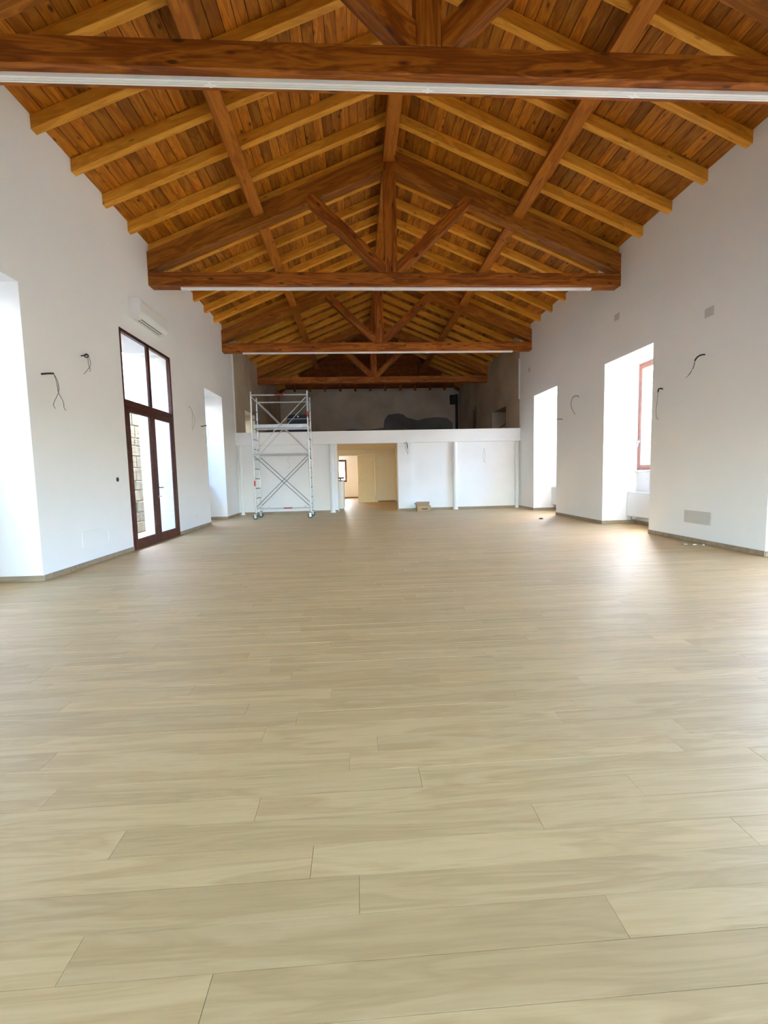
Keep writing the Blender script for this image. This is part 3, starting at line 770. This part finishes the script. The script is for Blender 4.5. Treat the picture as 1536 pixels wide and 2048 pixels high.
# ------------------------------------------------------------------ rolling scaffold
SX0, SX1, SY0, SY1 = -2.895, -1.355, 12.8, 13.5
sf = thing('scaffold_tower', ((SX0+SX1)/2, (SY0+SY1)/2, 0), 'tall galvanised rolling scaffold tower with cross braces in front of the mezzanine', 'scaffold')
tr_ = .022
for x in (SX0, SX1):
    for y in (SY0, SY1):
        zt_ = 3.56 if y == SY0 else 3.50
        MB().tube([(x, y, .22), (x, y, zt_)], tr_, 10).build('upright', M_STEEL, sf)
        MB().tube([(x, y, 1.72), (x, y, 1.86)], tr_+.006, 10).build('coupling', M_STEEL, sf)
        # caster
        fk = MB(); fk.cyl((x, y, .16), .022, .07, 2, 10, 0); fk.box(x-.045, x+.045, y-.045, y+.045, .150, .165, 0, .003)
        ox = -.02
        fk.box(x+ox-.03, x+ox+.03, y-.035, y-.029, .06, .152); fk.box(x+ox-.03, x+ox+.03, y+.029, y+.035, .06, .152)
        cs = fk.build('caster_fork', M_STEEL, sf)
        MB().cyl((x+ox, y-.022, .075), .0745, .044, 1, 20).build('wheel', M_RUBBER, cs)
        MB().cyl((x+ox, y-.027, .075), .035, .054, 1, 14).build('wheel_hub', M_STEEL, cs)
        MB().box(x-.04, x+.03, y-.05, y+.05, .166, .178, 0, .003).build('brake_lever', M_BLACK, cs)
    for k in range(11):
        z = .60+.277*k
        if abs(z-2.6) < .1: continue
        MB().tube([(x, SY0+.015, z), (x, SY1-.015, z)], .014, 8).build('rung', M_RUNG, sf)
    MB().tube([(x, SY0+.015, .30), (x, SY1-.015, .30)], .018, 8).build('base_crossbar', M_STEEL, sf)
for y, e in ((SY0-.03, 0), (SY1+.03, 0)):
    for z0, z1 in ((.36, 1.78), (1.88, 3.40)):
        MB().tube([(SX0+.03, y-.008, z0), (SX1-.03, y-.008, z1)], .0105, 8).build('diagonal_brace', M_STEEL if z0 > 1 else M_RUNG, sf)
        MB().tube([(SX0+.03, y+.018, z1), (SX1-.03, y+.018, z0)], .0105, 8).build('diagonal_brace', M_STEEL if z0 > 1 else M_RUNG, sf)
    MB().tube([(SX0, y, 1.83), (SX1, y, 1.83)], .019, 8).build('ledger', M_STEEL, sf)
    zr = 3.46 if y < 13 else 3.38
    rail = MB().tube([(SX0, y, zr), (SX1, y, zr)], .019, 8).build('guard_rail', M_STEEL, sf)
    if y < 13: MB().tube([(-2.24, y, zr), (-2.0, y, zr)], .0205, 8).build('sticker', M_RED, rail)
br = MB().tube([(SX0, SY1+.03, .26), (SX1, SY1+.03, .26)], .017, 8).build('base_bar', M_STEEL, sf)
MB().tube([(-2.24, SY1+.03, .26), (-1.98, SY1+.03, .26)], .0185, 8).build('sticker', M_RED, br)
for x in (SX0+.23, SX1-.23):
    MB().box(x-.02, x+.02, SY1+.005, SY1+.055, .24, .32, 0, .004).build('clamp', M_STEEL, sf)
for x in (SX0, SX1):
    MB().tube([(x, SY0-.0, 3.0 if x > -2 else .95), (x, SY0-.0, 2.85 if x > -2 else 1.1)], tr_+.001, 10).build('sticker', M_RED, sf)
pf = MB().box(SX0+.03, SX1-.03, SY0+.05, SY1-.05, 2.615, 2.64, 0, .003).build('platform', M_RAD, sf)
MB().box(SX0+.03, SX1-.03, SY0+.03, SY0+.05, 2.57, 2.665, 0, .004).box(SX0+.03, SX1-.03, SY1-.05, SY1-.03, 2.57, 2.665, 0, .004).build('platform_frame', M_STEEL, pf)
for x in (SX0, SX1):
    for y in (SY0+.06, SY1-.06):
        MB().tube([(x+.035 if x < -2 else x-.035, y, 2.59), (x, y, 2.59)], .02, 8).build('platform_hook', M_STEEL, pf)
for x in (SX0, SX1):
    MB().tube([(x, SY0, 2.545), (x, SY1, 2.545)], .02, 8).build('platform_bearer', M_STEEL, sf)

# ------------------------------------------------------------------ loft contents
bc = thing('flight_case', (-1.96, 15.55, ZM), 'black case with a pale lid line on the loft behind the scaffold', 'case')
MB().box(-2.31, -1.58, 15.3, 15.8, ZM+.03, 3.105, 0, .01).build('body', M_BLACK, bc)
MB().box(-2.315, -1.575, 15.295, 15.805, 3.12, 3.25, 0, .012).build('lid', M_BLACK, bc)
MB().box(-2.312, -1.578, 15.297, 15.803, 3.105, 3.12).build('lid_rim', M_CHROME, bc)
MB().cyl((-1.94, 15.285, 3.19), .03, .012, 1, 14).build('latch', M_CHROME, bc)
for x in (-2.25, -1.64):
    for y in (15.35, 15.75): MB().cyl((x, y, ZM), .03, .03, 2, 12).build('foot', M_RUBBER, bc)
dp = thing('drain_pipe', (5.2, YF-.12, ZM), 'dark vertical pipe with a box at the loft far right corner', 'pipe')
MB().cyl((5.2, YF-.12, ZM), .07, 2.62, 2, 14).build('pipe', M_BLACK, dp)
MB().box(4.86, 5.13, YF-.2, YF-.004, 4.72, 5.2, 0, .01).build('switch_box', M_BLACK, dp)
MB().cyl((5.2, YF-.12, 5.0), .08, .06, 2, 14).build('collar', M_BLACK, dp)
ln = thing('leaning_board', (5.31, 20.0, ZM), 'ragged dark board leaning on the loft right wall', 'board')
MB().prism([(19.85, ZM), (19.85, 3.9), (19.95, 4.15), (20.05, 3.85), (20.2, 3.5), (20.3, 4.0), (20.33, 3.4), (20.33, ZM)], 0, XR-.07, XR-.03).build('panel', M_RAWD, ln)
MB().box(XR-.03, XR-.002, 19.9, 20.3, ZM+.2, ZM+.24).box(XR-.03, XR-.002, 19.9, 20.25, 3.3, 3.34).build('batten', M_BARK, ln)
st = thing('loose_pole', (5.2, 16.2, ZM), 'thin dark pole leaning at the loft right recess', 'pole')
MB().tube([(5.0, 16.3, ZM+.012), (5.5, 15.99, ZM+.42)], .012, 8).build('rod', M_BLACK, st)
MB().tube([(5.0, 16.3, ZM+.012), (5.03, 16.281, ZM+.037)], .017, 8).build('tip', M_GREY, st)

# ------------------------------------------------------------------ things on the hall floor
cb = thing('cardboard_box', (2.08, 14.25, 0), 'small open cardboard box at the foot of the mezzanine wall', 'box')
x0, x1, y0, y1 = 1.86, 2.29, 14.10, 14.40
mb = MB(); mb.box(x0, x1, y0, y0+.006, 0, .17); mb.box(x0, x1, y1-.006, y1, 0, .17); mb.box(x0, x0+.006, y0+.006, y1-.006, 0, .17); mb.box(x1-.006, x1, y0+.006, y1-.006, 0, .17); mb.box(x0+.006, x1-.006, y0+.006, y1-.006, 0, .006)
mb.build('carton', M_CARD, cb)
MB().add([(x0, y1-.02, .17), (x1, y1-.02, .17), (x1+.02, y1+.06, .285), (x0+.01, y1+.06, .285), (x0, y1-.014, .17), (x1, y1-.014, .17), (x1+.02, y1+.066, .285), (x0+.01, y1+.066, .285)], [(0, 1, 2, 3), (7, 6, 5, 4), (0, 4, 5, 1), (1, 5, 6, 2), (2, 6, 7, 3), (3, 7, 4, 0)]).build('flap', M_CARDD, cb)
MB().add([(x0, y0, .17), (x0, y1, .17), (x0-.06, y1, .26), (x0-.05, y0, .27), (x0+.006, y0, .17), (x0+.006, y1, .17), (x0-.054, y1, .262), (x0-.044, y0, .272)], [(0, 1, 2, 3), (7, 6, 5, 4), (0, 4, 5, 1), (1, 5, 6, 2), (2, 6, 7, 3), (3, 7, 4, 0)]).build('flap', M_CARDD, cb)
MB().box(x0+.15, x0+.33, y0-.0015, y0, .05, .10).build('print', M_BARK, cb)
kb = thing('floor_cap', (4.54, 10.885, 0), 'tiny black plastic cap on the floor before the farther right recess', 'cap')
MB().box(4.49, 4.585, 10.86, 10.91, .0, .022, 0, .006).build('cap_body', M_BLACK, kb)
MB().cyl((4.5375, 10.885, .022), .015, .008, 2, 12).build('stud', M_BLACK, kb)
def crumb(label, p, sx, sy, sz, seed):
    rnd = random.Random(seed); vs = []; n = 9
    for lv, (z, k) in enumerate(((0, .8), (.45, 1), (.85, .6))):
        for i in range(n):
            a = 2*math.pi*i/n; q = k*rnd.uniform(.75, 1.15); vs.append((p[0]+math.cos(a)*sx*q, p[1]+math.sin(a)*sy*q, z*sz*rnd.uniform(.8, 1.1) if lv else .0005))
    vs.append((p[0], p[1], sz))
    fs = [tuple(range(n))[::-1]]+[(l*n+i, l*n+(i+1) % n, (l+1)*n+(i+1) % n, (l+1)*n+i) for l in range(2) for i in range(n)]+[(2*n+i, 2*n+(i+1) % n, 3*n) for i in range(n)]
    tag(MB().add(vs, fs).build('plaster_crumb', M_DUST), label, 'debris', 'plaster crumbs by the right baseboard')
crumb('flat pale plaster scrap by the right baseboard, largest of the crumbs', (5.10, 6.68, 0), .055, .03, .012, 1)
crumb('pale plaster crumb nearest the grey flush box along the baseboard', (5.20, 6.60, 0), .035, .02, .016, 2)
crumb('tiny pale plaster crumb touching the right baseboard', (5.28, 6.52, 0), .025, .018, .018, 3)
tag(MB().box(5.035, 5.06, 6.66, 6.675, .0005, .010, 0, .003).build('screw_plug', M_BLACK), 'tiny black plug beside the plaster crumbs', 'plug')

# warm fill lamp, added out of view to brighten the passage
M_GLOW = bpy.data.materials.new('fill_lamp_glow'); M_GLOW.use_nodes = True
gb = M_GLOW.node_tree.nodes['Principled BSDF']; gb.inputs['Emission Color'].default_value = (1, .82, .55, 1); gb.inputs['Emission Strength'].default_value = 7.0
cl_ = thing('passage_fill_lamp', (-2.3, 17.2, 2.21), 'added round warm fill lamp, hidden in the passage to brighten it', 'lamp')
MB().cyl((-2.3, 17.2, 2.255), .24, .029, 2, 28).build('fill_lamp_base', M_WHITE, cl_)
MB().cyl((-2.3, 17.2, 2.215), .22, .039, 2, 28).build('fill_lamp_shade', M_GLOW, cl_)
# passage: low white cabinet and a black clamp on it
cb2 = thing('low_cabinet', (-.74, 15.75, 0), 'low white cabinet inside the passage, left side', 'cabinet')
MB().box(-.98, -.50, 15.35, 16.15, .06, .98, 0, .006).build('body', M_WHITE, cb2)
MB().box(-.96, -.53, 15.38, 16.12, 0, .06).build('plinth', M_GREY, cb2)
MB().box(-1.0, -.485, 15.33, 16.17, .98, 1.0, 0, .004).build('top', M_WHITE, cb2)
for a, b in ((15.36, 15.745), (15.755, 16.14)):
    dd = MB().box(-.50, -.485, a, b, .08, .965, 0, .003).build('door', M_WHITE, cb2)
    MB().box(-.485, -.47, (a+b)/2-.05, (a+b)/2+.05, .88, .895, 0, .003).build('handle', M_CHROME, dd)
cl = thing('bench_clamp', (-.58, 15.5, 1.0), 'black clamp tool standing on the low white cabinet', 'tool')
MB().box(-.68, -.50, 15.46, 15.54, 1.0, 1.03, 0, .005).build('foot', M_BLACK, cl)
MB().tube([(-.6, 15.5, 1.03), (-.6, 15.5, 1.08)], .03, 10).build('stem', M_BLACK, cl)
MB().box(-.72, -.46, 15.47, 15.53, 1.08, 1.14, 0, .01).build('jaw', M_BLACK, cl)

# ------------------------------------------------------------------ outside
GZ = -.32
tag(MB().box(-70, 70, -60, 90, GZ-.3, GZ).build('ground', M_GROUND, None, Matrix()), kind='structure')
gw = thing('garden_wall', (-6.6, 14.6, GZ), 'rough stone wall seen through the glazed door', 'wall')
MB().box(-6.9, -6.33, -8, 26, GZ, 3.2).build('mortar_core', M_MORTAR, gw)
far_st = MB()
rnd = random.Random(5); z = GZ+.01
while z < 3.1:
    h = rnd.uniform(.2, .38); y = -8.0
    while y < 25.95:
        L = rnd.uniform(.28, .75); b = min(y+L, 26.0); pr_ = rnd.uniform(.02, .05)
        q = MB() if 11.8 < y < 17.5 else far_st
        q.box(-6.33, -6.33+pr_, y+.012, b-.012, z+.012, min(z+h, 3.2)-.012, 0, .018)
        if q is not far_st: q.build('stone', M_STONE, gw)
        y = b
    z += h
tag(far_st.build('far_stones', M_STONE, gw), kind='stuff')
nb = thing('neighbour_building', (-14, 14, GZ), 'tall cream rendered building beyond the stone wall outside the glazed door', 'building')
MB().box(-17, -11, -8, 40, GZ, 8.6).build('facade', M_OUT, nb)
MB().prism([(-17.5, 8.6), (-10.4, 8.6), (-14, 11)], 1, -8.5, 40.5).build('roof', M_BARK, nb)
for yy in (-4, 0, 4, 8, 12):
    f_ = MB().box(-11.0, -10.94, yy, yy+1.1, 4.2, 5.9, 0, .01).build('window', M_FRAME, nb)
    MB().box(-10.94, -10.93, yy+.1, yy+1.0, 4.3, 5.8).build('pane', M_GREY, f_)
def tree(name, loc, h, seed, label):
    rnd = random.Random(seed); t = thing(name, loc, label, 'tree', 'bare trees outside the right windows')
    mbt, mbb = MB(), MB(); base_ = Vector(loc)
    top = base_+Vector((rnd.uniform(-.3, .3), rnd.uniform(-.3, .3), h))
    mbt.tube([base_, base_.lerp(top, .3)+Vector((.1, .05, 0)), base_.lerp(top, .65), top], .1, 8, radii=[.16, .13, .08, .02]); mbt.build('trunk', M_BARK, t)
    def branch(p, d, L, r, lv):
        q = p+d*L*.5+Vector((0, 0, .05*L)); e = p+d*L+Vector((0, 0, .2*L))
        mbb.tube([p, q, e], r, 5, radii=[r, r*.7, r*.3])
        if lv:
            for k in range(3): branch(p.lerp(e, rnd.uniform(.35, .95)), (d+Vector((rnd.uniform(-.8, .8), rnd.uniform(-.8, .8), rnd.uniform(-.1, .6)))).normalized(), L*.55, r*.5, lv-1)
    for k in range(14):
        a = rnd.uniform(0, 6.28); f = rnd.uniform(.25, .95)
        branch(base_.lerp(top, f), Vector((math.cos(a), math.sin(a), rnd.uniform(.2, .7))).normalized(), h*.35*(1.15-f), .045*(1.3-f), 2)
    mbb.build('branches', M_BARK, t)
tree('bare_tree', (9.9, 12.9, GZ), 6.5, 3, 'bare tree nearest the red-framed right window')
tree('bare_tree', (10.6, 16.0, GZ), 7.5, 4, 'taller bare tree farther behind the red-framed right window')
tree('bare_tree', (10.7, 7.5, GZ), 7.0, 6, 'bare tree outside the right wall, nearer the viewpoint')
def hill(name, x0, x1, y0, y1, hgt, seed):
    rnd = random.Random(seed); nx, ny = 10, 30; vs = []; fs = []
    for i in range(nx+1):
        for j in range(ny+1):
            u, v = i/nx, j/ny
            vs.append((x0+(x1-x0)*u, y0+(y1-y0)*v, GZ+hgt*math.sin(u*math.pi/2)**2*(.75+.25*math.sin(v*9+seed))+rnd.uniform(-.3, .3)*u))
    for i in range(nx):
        for j in range(ny): a = i*(ny+1)+j; fs.append((a, a+ny+1, a+ny+2, a+1))
    tag(MB().add(vs, fs).build(name, M_HEDGE, None, Matrix()), kind='structure')
hill('hillside', 11, 34, -40, 80, 12, 1)  # set close and high to cut skylight through the right windows
